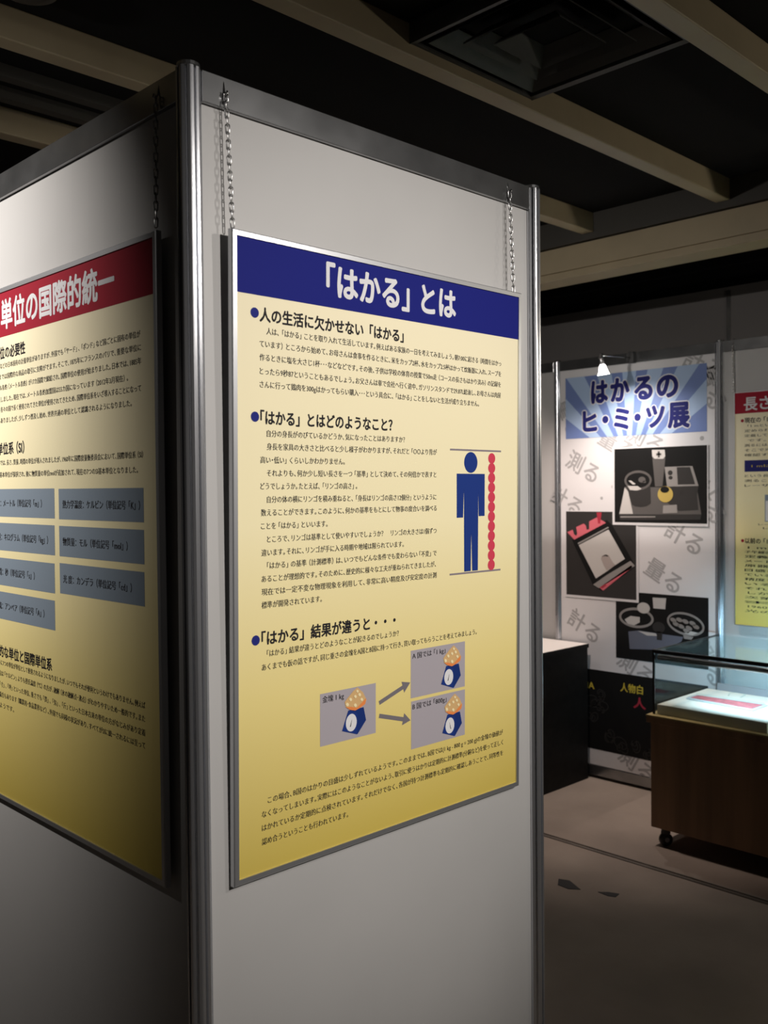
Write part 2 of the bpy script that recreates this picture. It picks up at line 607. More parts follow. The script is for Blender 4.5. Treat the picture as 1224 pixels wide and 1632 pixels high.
def poster(label, mw, W, H, name='framed_poster', fw=11, th=0.012, cat='poster', paper=None, fm=None):
    """local origin at the top left outer corner, back of the frame at z = 0"""
    t = thing(name, label, cat, mw=mw)
    bm = bmesh.new()
    o = [(0, 0), (W, 0), (W, H), (0, H)]
    i_ = [(fw, fw), (W - fw, fw), (W - fw, H - fw), (fw, H - fw)]
    zs = 0.0
    def P(q, z): return bm.verts.new((q[0] / 1000, -q[1] / 1000, z))
    bev = 2.0
    ob = [(bev, bev), (W - bev, bev), (W - bev, H - bev), (bev, H - bev)]
    back = [P(q, 0) for q in o]
    side = [P(q, th - 0.002) for q in o]
    front = [P(q, th) for q in ob]
    inn = [P(q, th) for q in i_]
    inb = [P(q, th - 0.004) for q in i_]
    for a, b in ((back, side), (side, front), (front, inn), (inn, inb)):
        for k in range(4):
            bm.faces.new((a[k], a[(k + 1) % 4], b[(k + 1) % 4], b[k]))
    bm.faces.new(back)
    finish('frame', bm, fm or FRAME_ALU, t)
    Ink(th - 0.003).rect(fw - 1, fw - 1, W - fw + 1, H - fw + 1).build('print_sheet', paper or YELLOW_PAPER, t)
    return t


TH = 0.012
Z0 = TH - 0.003


def Zl(k):
    return Z0 + 0.0003 * k


# --- the blue-headed poster
PB = poster('large yellow poster with a blue header band about measuring', frame_mw((0.064, -0.024, 2.122), (1, 0, 0), (0, -0.018, 1.2)), 849, 1201)
Ink(Zl(1)).rect(10, 10, 839, 112).build('header_band', BLUE_INK, PB)
Ink(Zl(2)).text('「はかる」とは', 228, 609, 60, 62, 0.032, res=5, copies=8).build('title_lettering', WHITE_INK, PB)
for yb in (145, 336, 751):
    Ink(Zl(1)).oval(52, yb, 9.5, 9.5).build('bullet', DOT_BLUE, PB)
for s, x0, x1, y in (('人の生活に欠かせない「はかる」', 64, 443, 147), ('「はかる」とはどのようなこと？', 65, 410, 337), ('「はかる」結果が違うと・・・', 66, 420, 750)):
    Ink(Zl(1)).text(s, x0, x1, y, 25, 0.031, res=3, copies=6, punct=False).build('heading', INK, PB)
BD = 0.016


def paragraph(t, lines, kanji=12.4, bold=BD, m=None, name='body_text', z=1):
    k = Ink(Zl(z))
    for s, x0, x1, y in lines:
        k.text(s, x0, x1, y, kanji, bold)
    return k.build(name, m or INK, t)


paragraph(PB, [
    ('人は、「はかる」ことを取り入れて生活しています。例えばある家族の一日を考えてみましょう。朝7:00に起きる（時間をはかっ', 79, 774, 176),
    ('ています）ところから始めて、お母さんは食事を作るときに、米をカップ2杯、水をカップ2.5杯はかって炊飯器に入れ、スープを', 63, 774, 200.5),
    ('作るときに塩を大さじ1杯･･･などなどです。その後、子供は学校の体育の授業で50m走（コースの長さもはかり済み）の記録を', 63, 773, 225.5),
    ('とったら9秒87ということもあるでしょう。お父さんは車で会社へ行く途中、ガソリンスタンドで29.87L給油し、お母さんは肉屋', 63, 773, 251),
    ('さんに行って鶏肉を300gはかってもらい購入･･･という具合に、「はかる」ことをしないと生活が成り立ちません。', 63, 693, 275.5)])
paragraph(PB, [
    ('自分の身長がのびているかどうか、気になったことはありますか？', 79, 448, 366),
    ('身長を家具の大きさと比べると少し様子がわかりますが、それだと「○○より背が', 79, 549, 390.5),
    ('高い・低い」くらいしかわかりません。', 64, 275, 415.5),
    ('それよりも、何か少し短い長さを一つ「基準」として決めて、その何倍かで表すと', 79, 548, 440),
    ('どうでしょうか。たとえば、「リンゴの高さ」。', 64, 309, 464.5),
    ('自分の体の横にリンゴを積み重ねると、「身長はリンゴの高さ12個分」というように', 79, 548, 489.5),
    ('数えることができます。このように、何かの基準をもとにして物事の度合いを調べる', 65, 549, 514),
    ('ことを「はかる」といいます。', 65, 229, 539),
    ('ところで、リンゴは基準として使いやすいでしょうか？　リンゴの大きさは1個ずつ', 79, 549, 564),
    ('違います。それに、リンゴが手に入る時期や地域は限られています。', 66, 445, 589),
    ('「はかる」の基準（計測標準）は、いつでもどんな条件でも変わらない「不変」で', 79, 549, 613.5),
    ('あることが理想的です。そのために、歴史的に様々な工夫が重ねられてきましたが、', 66, 547, 638),
    ('現在では一定不変な物理現象を利用して、非常に高い精度及び安定度の計測', 66, 549, 662.5),
    ('標準が開発されています。', 66, 214, 687)])
paragraph(PB, [
    ('「はかる」結果が違うとどのようなことが起きるのでしょうか？', 78, 430, 779),
    ('あくまでも仮の話ですが、同じ重さの金塊をA国とB国に持って行き、買い取ってもらうことを考えてみましょう。', 66, 688, 804)])
paragraph(PB, [
    ('この場合、B国のはかりの目盛は少しずれているようです。このままでは、B国では(1 kg - 800 g = 200 g)の金塊の価値が', 79, 787, 1057.5),
    ('なくなってしまいます。実際にはこのようなことがないよう、取引に使うはかりは定期的に計測標準(分銅など)を使って正しく', 65, 788, 1082),
    ('はかれているか定期的に点検されています。それだけでなく、各国が持つ計測標準も定期的に確認しあうことで、同等性を', 65, 788, 1107.5),
    ('認め合うということも行われています。', 65, 284, 1134)])
for y in (383, 664.5):
    Ink(Zl(1)).rect(593, y - 2, 775, y + 2).build('height_line', RULE_GREY, PB)
fig = Ink(Zl(1)).oval(665, 411, 23.5, 24)
fig.poly([(616, 437), (715, 437), (715, 535), (693.5, 535), (692, 470), (691.5, 661), (671, 661), (667.5, 570), (666, 661), (643, 661), (641, 470), (638.5, 537), (616.5, 537)])
fig.build('person_figure', FIG_BLUE, PB)
for k in range(12):
    Ink(Zl(1) + 0.00001 * k).oval(740.5, 400.5 + k * 22.8, 13, 12.6, 24).build('apple', APPLE_RED, PB)

SC = {'body': [(582, 870), (625, 870), (632, 898), (608, 923), (565, 909)],
      'face': [(582, 870), (606, 879), (606, 923), (565, 909)],
      'needle': [(588, 890), (591, 891), (588, 904), (586, 904)],
      'gold': [(607, 826), (623, 839), (633, 856), (629, 864), (617, 869), (601, 873), (586, 869), (575, 862), (572, 851), (580, 844), (588, 838), (596, 832)],
      'lo': [(575, 862), (588, 863), (606, 868), (632, 852), (629, 864), (617, 869), (601, 873), (586, 869)]}


def scale_card(bx, by, bw, bh, tx0, tx1, s, dx, dy, swing):
    c = Ink(Zl(1)).rect(bx, by, bx + bw, by + bh).build('picture_card', LILAC, PB)
    Ink(Zl(2)).text(s, tx0, tx1, by + 12.5, 13, 0.016).build('card_lettering', INK, c)
    def sh(n): return [(x + dx, y + dy) for x, y in SC[n]]
    Ink(Zl(2)).poly(sh('body')).build('scale_body', DEEP_BLUE, c)
    Ink(Zl(3)).poly(sh('face')).build('scale_front', FIG_BLUE, c)
    Ink(Zl(4)).oval(590 + dx, 896 + dy, 15, 18).build('scale_dial', DIAL_WHITE, c)
    Ink(Zl(5)).poly([(589.5 + dx - 1.2 - swing * 6, 904 + dy), (589.5 + dx + 1.2 - swing * 6, 904 + dy), (590.5 + dx + swing * 4, 888 + dy)]).build('needle', INK, c)
    Ink(Zl(3)).poly(sh('gold')).build('gold_lump', GOLD_INK, c)
    Ink(Zl(4)).poly(sh('lo')).build('gold_base', ORANGE_INK, c)
    k = Ink(Zl(5))
    for x, y, r in ((579, 857, 4.5), (588, 848, 4.2), (601, 862, 4.5), (601, 844, 4), (613, 842, 4.2), (607, 834, 3.5), (619, 853, 4)):
        k.oval(x + dx, y + dy, r, r * 0.75, 14, 0.6)
    k.build('nuggets', GOLD_HI, c)


scale_card(209, 876, 153, 105, 215, 272, '金塊 1 kg', -298, 51, 0.4)
scale_card(467.5, 821.5, 179, 104, 472, 579, 'A 国では「1 kg」', 0, 0, 0.4)
scale_card(469, 932.5, 178, 105, 473, 583, 'B 国では「800g」', 4.5, 111, -0.5)


def arrow(a, b, wd=9, hl=24, hw_=26):
    d = math.hypot(b[0] - a[0], b[1] - a[1])
    ux, uy = (b[0] - a[0]) / d, (b[1] - a[1]) / d
    nx, ny = -uy, ux
    k = d - hl
    q = [(0, wd / 2), (k, wd / 2), (k, hw_ / 2), (d, 0), (k, -hw_ / 2), (k, -wd / 2), (0, -wd / 2)]
    Ink(Zl(1)).poly([(a[0] + ux * s + nx * t_, a[1] + uy * s + ny * t_) for s, t_ in q]).build('arrow', ARROW_GREY, PB)


arrow((372, 920), (466, 890))
arrow((372, 947), (467, 973))

# --- the red-headed poster
PR = poster('large yellow poster with a red header band about units of measurement', frame_mw((-0.018, 0.919, 2.125), (0, -1, -0.004), (-0.004, 0.006, 1.2)), 852, 1201)
Ink(Zl(1)).rect(10, 10, 842, 112.5).build('header_band', RED_INK, PR)
Ink(Zl(2)).text('単位の国際的統一', 172, 695, 64, 62, 0.030, res=5, copies=8).build('title_lettering', WHITE_INK, PR)
for s, x0, x1, y in (('共通単位の必要性', 78, 295, 150), ('国際単位系（SI）', 78, 281, 371), ('一般的な単位と国際単位系', 66, 399, 847)):
    Ink(Zl(1)).text(s, x0, x1, y, 26, 0.028, res=3, copies=6).build('heading', INK, PR)
    Ink(Zl(1)).oval(x0 - 16, y, 9.5, 9.5).build('bullet', RED_INK, PR)
paragraph(PR, [
    ('「尺」、「貫」などの日本固有の計量単位がありますが、外国でも「ヤード」、「ポンド」など国ごとに固有の単位が', 82, 789, 179),
    ('あり、このままでは国際的な商品の取引に支障がでます。そこで、1875年にフランスのパリで、重要な単位に', 66, 791, 204),
    ('関するメートル条約（メートル条約）が17カ国間で締結され、国際単位の使用が始まりました。日本では、1885年', 66, 791, 229),
    ('に条約に加入しました。現在では、メートル条約加盟国は55カ国になっています（2012年3月現在）。', 66, 742, 256),
    ('この条約後は、各々の国で長く使用されてきた単位が使用されてきたため、国際単位系をいざ導入することになって', 66, 789, 279.5),
    ('も戸惑う人もありましたが、少しずつ普及し始め、世界共通の単位として認識されるようになりました。', 66, 754, 305)])
paragraph(PR, [
    ('メートル条約では、長さ、質量、時間の単位が導入されましたが、1960年に国際度量衡委員会において、国際単位系（SI）', 66, 792, 403),
    ('として6つの基本単位が採択され、後に物質量の単位molが追加されて、現在の7つのSI基本単位となりました。', 66, 773, 431)])
for x0, x1, y0, s, t0, t1 in ((446, 792, 465, '熱力学温度：ケルビン（単位記号「K」）', 464, 779), (445.5, 791.5, 543.5, '物質量：モル（単位記号「mol」）', 462, 731), (445, 790.5, 622.5, '光 度：カンデラ（単位記号「cd」）', 461, 744),
                              (78, 426, 464, '長　さ：メートル（単位記号「m」）', 95, 365), (77, 424, 543, '質　量：キログラム（単位記号「kg」）', 95, 392), (76, 421, 625, '時　間：秒（単位記号「s」）', 95, 323), (75, 419, 705, '電　流：アンペア（単位記号「A」）', 93, 368)):
    c = Ink(Zl(1)).rect(x0, y0, x1, y0 + 64.5).build('unit_box', BLUEGREY, PR)
    Ink(Zl(2)).text(s, t0, t1, y0 + 33, 16.5, 0.020, punct=False).build('box_lettering', INK, c)
paragraph(PR, [
    ('このように7つの単位が単位として使用されるようになりましたが、いつでもそれが便利というわけでもありません。例えば', 80, 786, 874),
    ('温度の単位は「ケルビン」よりも摂氏温度（℃）の方が、融解（氷の融解点・沸点）がわかりやすいため一般的です。また', 64, 785, 899.5),
    ('、「尺」、「寸」、「坪」といった単位、重さでも「貫」、「匁」、「斤」といった日本古来の単位の方がなじみがあり定着', 64, 785, 926),
    ('している場合もあります（職業用・食品業界など）。外国でも同様の状況があり、すべてがSIに統一されるには至って', 64, 784, 950.5),
    ('いないようです。', 64, 200, 976)])

# --- the small red-headed poster on the rear panel
PS = poster('small yellow poster with a dark red header beyond the glass case', frame_mw((BX - 0.014, 0.751, 2.13), (0, -1, 0), (0, 0, 1)), 700, 1173, fw=4, fm=FRAME_ALU)
Ink(Zl(1)).rect(3, 3, 697, 108).build('header_band', RED_INK, PS)
Ink(Zl(2)).text('長さの単位', 52, None, 63, 64, 0.022, res=4, copies=8).build('title_lettering', WHITE_INK, PS)
for y, s in ((144, '現在の「1 m」の定義'), (745, '以前の「1 m」の定義')):
    Ink(Zl(1)).oval(43, y, 8, 8).build('bullet', RED_INK, PS)
    Ink(Zl(1)).text(s, 55, None, y, 25, 0.024, copies=6).build('heading', INK, PS)
paragraph(PS, [(s, x, 640, 172 + 24.2 * i) for i, (s, x) in enumerate((
    ('「1 mという長さは、光が真空中を進む距離を', 70), ('定められた時間で割ったもの」と決めて', 54), ('定義しています。これは現在もっとも正確な', 54), ('です。しかし、ものさしを使って', 70),
    ('測るには、基準となる長さが必要となります。', 54), ('そこで光の波長を使って目盛の間隔を', 54), ('確認することが行われています。', 54)))], 13, 0.018)
c = Ink(Zl(1)).rect(54, 343, 646, 400).build('text_box', NAVY_INK, PS)
Ink(Zl(2)).text('1 mは光が真空中を進む距離', 90, 610, 372, 14, 0.016).build('box_lettering', YELLOW_INK, c)
paragraph(PS, [(s, 54, 640, 421 + 24 * i) for i, s in enumerate((
    'という長さです。しかし、光の速さを直接', '測ることは難しいので、実際には', 'レーザーの波長を基準にして'))], 13, 0.018)
c = Ink(Zl(1)).rect(157, 515, 540, 648).build('picture_card', BLUEGREY, PS)
Ink(Zl(2)).rect(161, 545, 536, 644).build('picture', DIAL_WHITE, c)
paragraph(PS, [('レーザー長さ測定装置の写真', 124, 560, 662), ('レーザー干渉計', 147, 520, 680)], 10, 0.014)
paragraph(PS, [(s, x, 640, 778 + 22.7 * i) for i, (s, x) in enumerate((
    ('1 mは最初、地球の', 70), ('子午線の長さをもとにして決められた', 54), ('定義でしたが、その後', 54), ('メートル原器という金属の', 54), ('原器が作られました。', 54), ('目盛の間隔を「1 m」と', 54), ('ている時代が続きましたが', 54),
    ('精度を高める必要が出て', 54), ('いるわけでした。', 54), ('それからは光の波長が', 54), ('しかし、長さの標準は', 70), ('次第に精密になり', 54), ('ました。', 54), ('1960年には、原子の出す', 70), ('光の波長を使って', 54)))], 13, 0.018)

# --- the exhibition title print that covers a whole rear panel
EX = thing('exhibition_print', 'tall white exhibition print with blue banner and three instrument photographs', 'poster', mw=frame_mw((BX - 0.0065, BY + 1, 2.4), (0, -1, 0), (0, 0, 1)))
bm = bmesh.new()
add_box(bm, (0.024, -2.322, 0.0), (0.976, -0.060, 0.003))
finish('print_sheet', bm, SHEET_WHITE, EX)


def Xl(k):
    return 0.003 + 0.0004 * k


ghosts = (('測る', 112, 180, 620, 30), ('計る', 745, 810, 1008, 30), ('量る', 628, 688, 1217, 30), ('計る', 120, 186, 1535, 30), ('測る', 445, 515, 1737, 30), ('測る', 455, 520, 2270, 30), ('計る', 10, 70, 812, 30),
          ('計る', 850, 920, 110, 30), ('量る', 905, 960, 230, 70), ('測る', 880, 950, 1660, 60), ('量る', 330, 400, 500, 30), ('計る', 880, 950, 820, 60), ('量る', 30, 90, 330, 70), ('測る', 520, 580, 480, 30))
for s, x, cx, y, a in ghosts:
    Ink(Xl(1)).text(s, cx - 118, None, y, 108, 0.016, math.radians(a), res=4, copies=6).build('pale_word', GHOST, EX)
for x, y, r in ((375, 736, 11), (476, 502, 12), (812, 1405, 10), (398, 1637, 12), (300, 800, 9), (905, 490, 12)):
    Ink(Xl(1)).oval(x, y, r, r, 20).build('pale_dot', GHOST, EX)
BN = Ink(Xl(2)).rect(61, 104, 933, 456).build('banner', SKY_A, EX)
rays = Ink(Xl(3))
ox, oy = 480, 640


def ray_hit(a):
    """where a ray from (ox,oy) leaves the banner rectangle"""
    dx, dy = math.sin(a), -math.cos(a)
    t = 1e9
    if dx > 1e-9: t = min(t, (933 - ox) / dx)
    if dx < -1e-9: t = min(t, (61 - ox) / dx)
    if dy < -1e-9: t = min(t, (104 - oy) / dy)
    t0 = (456 - oy) / dy if dy < -1e-9 else None
    if t0 is None or t0 > t:
        return None
    return (ox + dx * t0, oy + dy * t0), (ox + dx * t, oy + dy * t)


for q in range(-4, 5):
    a0, a1 = math.radians(q * 16.5 - 4.6), math.radians(q * 16.5 + 4.6)
    A, B = ray_hit(a0), ray_hit(a1)
    if A and B:
        pts = [A[0], A[1]]
        if abs(A[1][0] - B[1][0]) > 1e-3 and abs(A[1][1] - B[1][1]) > 1e-3:
            pts.append((61 if B[1][0] < 300 else 933, 104) if (A[1][1] < 104.5 or B[1][1] < 104.5) else B[1])
        pts += [B[1], B[0]]
        rays.poly(pts)
rays.build('rays', SKY_B, BN)
for nm, bd, m_, z in (('lettering_outline', 0.088, WHITE_INK, 4), ('lettering', 0.046, NAVY_INK, 5)):
    for line in ((('は', 235, 345, 202, 128), ('か', 362, 482, 202, 128), ('る', 512, 622, 202, 128), ('の', 648, 772, 203, 128)),
                 (('ヒ', 178, 274, 365, 122), ('・', 309, 347, 362, 122), ('ミ', 383, 480, 362, 122), ('・', 512, 550, 362, 122), ('ツ', 582, 694, 362, 122), ('展', 712, 838, 362, 126))):
        k = Ink(Xl(z))
        for ch, xa, xb, yc, kh in line:
            k.text(ch, xa + 5, xb - 5, yc, kh, bd, res=6, copies=9, punct=False)
        k.build(nm, m_, BN)

# photograph of the scale balance, lowest of the stack
H3 = Ink(Xl(2)).rect(389, 1318, 939, 1692).build('balance_photograph', PH_BLACK, EX)
Ink(Xl(3)).poly([(468, 1538), (534, 1526), (641, 1531), (797, 1535), (786, 1561), (679, 1617), (476, 1634)]).build('balance_base', mat('photo blue grey', (0.13, 0.14, 0.18), 0.5, spec=0.2), H3)
Ink(Xl(4)).poly([(528, 1529), (635, 1532), (646, 1545), (585, 1549)]).build('base_sheen', PH_LIGHT, H3)
Ink(Xl(4)).oval(654, 1498, 37, 30).poly([(641, 1520), (676, 1520), (673, 1566), (643, 1566)]).build('pivot', PH_DARK, H3)
k = Ink(Xl(4)).ring(517, 1458, 107, 56, 14).ring(810, 1465, 108, 60, 12, rot=0.15).poly([(797, 1525), (855, 1529), (844, 1545), (802, 1544)])
k.build('pan_rims', PH_GREY, H3)
k = Ink(Xl(5)).poly([(445, 1473), (483, 1450), (540, 1452), (540, 1480), (506, 1500), (465, 1495)]).oval(563, 1400, 39, 30).poly([(618, 1339), (699, 1337), (693, 1397), (623, 1397)]).poly([(800, 1515), (840, 1500), (881, 1505), (850, 1521)])
k.build('weights', PH_LIGHT, H3)
k = Ink(Xl(5))
for x, y in ((740, 1450), (775, 1446), (810, 1452), (850, 1458), (870, 1475), (830, 1485), (785, 1480), (755, 1470), (815, 1500)):
    k.oval(x, y, 19, 11, 16, 0.3)
k.build('coins', PH_GREY, H3)

# photograph of the spring scale, in the middle
H2 = Ink(Xl(6)).rect(54, 870, 534, 1374).build('photograph_border', SHEET_WHITE, EX)
Ink(Xl(7)).rect(61, 876, 520, 1360).build('tilted_scale_photograph', PH_DARK, H2)
Ink(Xl(8)).poly([(101, 1042), (335, 922), (372, 954), (515, 1172), (493, 1193), (300, 1325), (243, 1296)]).build('case', PH_BLACK, H2)
Ink(Xl(9)).poly([(148, 1070), (346, 976), (450, 1136), (384, 1177), (338, 1209), (262, 1256)]).build('pale_face', PH_LIGHT, H2)
Ink(Xl(9)).poly([(140, 1058), (343, 960), (348, 966), (145, 1066)]).poly([(243, 1292), (338, 1229), (484, 1146), (513, 1172), (337, 1278), (281, 1310)]).build('grey_bars', PH_GREY, H2)
Ink(Xl(9)).poly([(69, 997), (107, 982), (116, 1008), (131, 1016), (138, 1004), (131, 966), (183, 945), (197, 957), (202, 980), (219, 977), (219, 932), (269, 909), (330, 938), (118, 1039)]).poly([(286, 1306), (488, 1170), (497, 1179), (309, 1322)]).build('pink_strips', PH_PINK, H2)
Ink(Xl(10)).poly([(269, 880), (302, 880), (292, 943), (278, 943)]).poly([(290, 1303), (323, 1283), (333, 1290), (304, 1310)]).build('red_pin', PH_RED, H2)
Ink(Xl(10)).poly([(296, 1142), (303, 1126), (327, 1116), (348, 1122), (370, 1155), (389, 1174), (333, 1207), (315, 1182)]).build('dome', mat('photo dome grey', (0.36, 0.31, 0.29), 0.5, spec=0.3), H2)
Ink(Xl(11)).poly([(303, 1130), (326, 1117), (346, 1122), (340, 1128), (326, 1124)]).build('dome_shade', PH_DARK, H2)

# photograph of the measuring apparatus, on top
H1 = Ink(Xl(12)).rect(373, 521, 941, 948).build('photograph_border', SHEET_WHITE, EX)
Ink(Xl(13)).rect(387, 527, 935, 934).build('apparatus_photograph', PH_BLACK, H1)
Ink(Xl(14)).poly([(452, 738), (879, 746), (903, 885), (415, 890)]).build('base_plate', PH_MID, H1)
Ink(Xl(15)).poly([(452, 741), (473, 763), (503, 886), (418, 887)]).build('plate_sheen', PH_LIGHT, H1)
Ink(Xl(15)).poly([(415, 890), (903, 885), (898, 913), (421, 922)]).build('plate_edge', PH_DARK, H1)
Ink(Xl(16)).poly([(424, 900), (639, 898), (639, 904), (424, 908)]).build('edge_sheen', PH_GREY, H1)
Ink(Xl(16)).poly([(620, 540), (696, 542), (699, 590), (682, 738), (638, 738), (623, 588)]).build('column', PH_MID, H1)
Ink(Xl(17)).poly([(620, 540), (696, 542), (699, 577), (687, 590), (635, 588), (622, 575)]).build('column_top', PH_LIGHT, H1)
Ink(Xl(18)).rect(655, 549, 667, 582).rect(646, 559, 676, 571).build('cross_mark', PH_MID, H1)
Ink(Xl(16)).poly([(709, 738), (889, 740), (879, 786), (887, 862), (776, 868), (714, 827)]).build('box_body', PH_DARK, H1)
Ink(Xl(17)).poly([(695, 634), (855, 633), (889, 738), (709, 739)]).build('box_top', PH_GREY, H1)
Ink(Xl(18)).poly([(766, 637), (841, 638), (870, 728), (772, 729)]).oval(728, 666, 14, 13).oval(730, 692, 12, 10).oval(785, 765, 13, 14).build('box_opening', PH_DARK, H1)
Ink(Xl(17)).poly([(463, 730), (610, 732), (612, 827), (587, 842), (554, 848), (518, 844), (497, 835)]).build('drum', PH_DARK, H1)
Ink(Xl(18)).oval(535, 703, 84, 54).build('drum_opening', PH_BLACK, H1)
Ink(Xl(19)).ring(535, 703, 84, 54, 13).build('drum_rim', PH_MID, H1)
Ink(Xl(20)).poly([(471, 733), (534, 734), (558, 750), (528, 759), (486, 755)]).poly([(477, 704), (492, 703), (522, 723), (504, 726)]).build('drum_parts', PH_LIGHT, H1)
Ink(Xl(20)).oval(560, 700, 22, 16).oval(575, 712, 10, 6).build('drum_wheel', PH_MID, H1)
Ink(Xl(19)).oval(699, 780, 45, 43).build('brass_ring', PH_GOLD, H1)
Ink(Xl(20)).oval(696, 755, 26, 17).build('brass_opening', PH_BLACK, H1)
Ink(Xl(17)).poly([(686, 840), (765, 835), (768, 879), (683, 882)]).build('name_plate', PH_GREY, H1)

# the dark picture band at the foot of the print
DB = Ink(Xl(2)).rect(28, 1777, 936, 2232).build('dark_picture_band', PH_BLACK, EX)
for t_, xa, xb, yc in (('JEMIMA', 60, 246, 1870), ('人物白', 417, 556, 1854)):
    Ink(Xl(3)).text(t_, xa, xb, yc, 46, 0.025, res=4, copies=6).build('band_lettering', YELLOW_INK, DB)
Ink(Xl(3)).text('人', 500, 572, 1928, 56, 0.04, res=4, copies=6).build('red_mark', PH_RED, DB)
k = Ink(Xl(3))
random.seed(5)
for cx, cy, r in ((240, 1960, 50), (290, 1925, 34), (300, 1990, 40), (330, 2140, 46), (420, 2180, 50), (520, 2160, 40), (600, 2190, 44), (230, 2060, 36)):
    for q in range(3):
        k.ring(cx + random.uniform(-16, 16), cy + random.uniform(-16, 16), r * (0.5 + 0.2 * q), r * (0.35 + 0.16 * q), 5, 18, random.uniform(0, 3))
k.build('cloud_scrolls', PH_DARK, DB)

# ------------------------------------------------------------------ arm spotlight on the rear rail
SL = thing('arm_spotlight', 'small lit spotlight on a thin arm above the exhibition title print', 'spotlight', loc=(BX - 0.012, 1.333, 2.36))
bm = bmesh.new()
add_box(bm, (-0.030, -0.022, -0.022), (0.0, 0.022, 0.030))
add_box(bm, (-0.026, -0.016, 0.030), (0.030, 0.016, 0.040))
finish('clamp', bm, BLACK_METAL, SL, bevel=0.002)
bm = bmesh.new()
add_tube(bm, [(-0.028, 0, 0.006), (-0.10, 0.002, 0.004), (-0.20, 0.006, 0.0), (-0.295, 0.010, -0.004)], 0.0045, 10)
finish('arm', bm, ALU_DULL, SL, smooth=True)
HD = Vector((0.16, -0.05, -1.0)).normalized()
hp = Vector((-0.297, 0.010, -0.006))
bm = bmesh.new()
add_lathe(bm, [(0.009, -0.012), (0.011, 0.0), (0.011, 0.014), (0.008, 0.02)], hp, (0, 0.3, -1), 16)
finish('joint', bm, BLACK_METAL, SL, smooth=True)
bm = bmesh.new()
add_lathe(bm, [(0.007, 0.012), (0.011, 0.018), (0.012, 0.046), (0.010, 0.050)], hp, HD, 16)
finish('lamp_holder', bm, ALU, SL, smooth=True)
bm = bmesh.new()
add_lathe(bm, [(0.012, 0.048), (0.017, 0.056), (0.021, 0.072), (0.026, 0.090), (0.031, 0.100), (0.029, 0.101), (0.012, 0.096)], hp, HD, 24)
finish('reflector_bulb', bm, LAMP_GLOW, SL, smooth=True)
lp = Vector(SL.location) + hp + HD * 0.115
spot('spot_light_title_print', lp, lp + Vector((0.33, -0.10, -0.85)), 18, 135, 1.0, (1.0, 0.93, 0.88), 0.02)

# ------------------------------------------------------------------ black pedestal with a white top
PD = thing('display_pedestal', 'black box pedestal with a white top against the rear panel', 'pedestal', loc=(3.2, 2.0, 0))
box('body', (-0.42, -0.385, 0.0), (0.472, 0.40, 0.752), BLACK_BOX, PD)
box('top_board', (-0.424, -0.389, 0.752), (0.476, 0.404, 0.771), PED_TOP, PD)
box('top_edge', (-0.426, -0.391, 0.749), (0.477, -0.386, 0.7715), BLACK_BOX, PD)

# ------------------------------------------------------------------ display case on castors
CX0, CX1, CY0, CY1 = 3.0, 3.672, -0.58, 0.828
DC = thing('display_case', 'low brown wooden display case on castors with a glass hood', 'display case', loc=(3.336, 0.124, 0))


def R_(lo, hi):
    b = DC.location
    return tuple(lo[i] - b[i] for i in range(3)), tuple(hi[i] - b[i] for i in range(3))


box('cabinet', *R_((CX0, CY0, 0.085), (CX1, CY1, 0.595)), WOOD, DC, bevel=0.002)
box('cabinet_lip', *R_((CX0 - 0.015, CY0 - 0.015, 0.572), (CX1, CY1 + 0.015, 0.600)), WOOD, DC, bevel=0.002)
box('top_edge_strip', *R_((CX0 - 0.016, CY0 - 0.016, 0.600), (CX1, CY1 + 0.016, 0.607)), BRASS, DC)
for x, y in ((CX0 + 0.035, CY1 - 0.055), (CX0 + 0.035, CY0 + 0.055), (CX1 - 0.05, CY1 - 0.055), (CX1 - 0.05, CY0 + 0.055)):
    b = Vector((x, y, 0)) - DC.location
    bm = bmesh.new()
    add_lathe(bm, [(0.020, -0.013), (0.030, -0.011), (0.031, 0.0), (0.030, 0.011), (0.020, 0.013)], b + Vector((0, 0, 0.031)), (0.5, 0.85, 0), 20)
    wheel = finish('castor', bm, BLACK_RUBBER, DC, smooth=True)
    bm = bmesh.new()
    add_lathe(bm, [(0.011, -0.016), (0.011, 0.016)], b + Vector((0, 0, 0.031)), (0.5, 0.85, 0), 14)
    finish('hub', bm, GREY_PLASTIC, wheel)
    bm = bmesh.new()
    add_lathe(bm, [(0.022, 0.060), (0.018, 0.085)], b, (0, 0, 1), 14)
    finish('swivel', bm, BLACK_METAL, wheel)
GZ0, GZ1 = 0.607, 0.900
g0, g1, h0, h1 = CX0 + 0.018, CX1 - 0.012, CY0 + 0.018, CY1 - 0.004
box('front_glass', *R_((g0, h0, GZ0), (g0 + 0.005, h1, GZ1)), CASE_GLASS, DC)
box('side_glass', *R_((g0 + 0.005, h1 - 0.005, GZ0), (g1, h1, GZ1)), CASE_GLASS, DC)
box('top_glass', *R_((g0, h0, GZ1), (g1, h1, GZ1 + 0.005)), CASE_GLASS, DC)
box('back_glass', *R_((g1 - 0.005, h0, GZ0 + 0.05), (g1, h1, GZ1)), CASE_GLASS, DC)
bm = bmesh.new()
add_box(bm, *R_((g0 - 0.004, h0, GZ1 - 0.010), (g0 + 0.007, h1 + 0.003, GZ1 + 0.007)))
add_box(bm, *R_((g0 - 0.003, h1 - 0.007, GZ0), (g0 + 0.006, h1 + 0.003, GZ1)))
add_box(bm, *R_((g0, h1 - 0.005, GZ1 - 0.003), (g1, h1 + 0.003, GZ1 + 0.006)))
finish('edge_strips', bm, CASE_BLACK, DC, bevel=0.001)
bm = bmesh.new()
add_box(bm, *R_((g1 - 0.012, h0, GZ0), (g1, h1, GZ0 + 0.05)))
finish('back_rail', bm, GREY_PLASTIC, DC)
bm = bmesh.new()
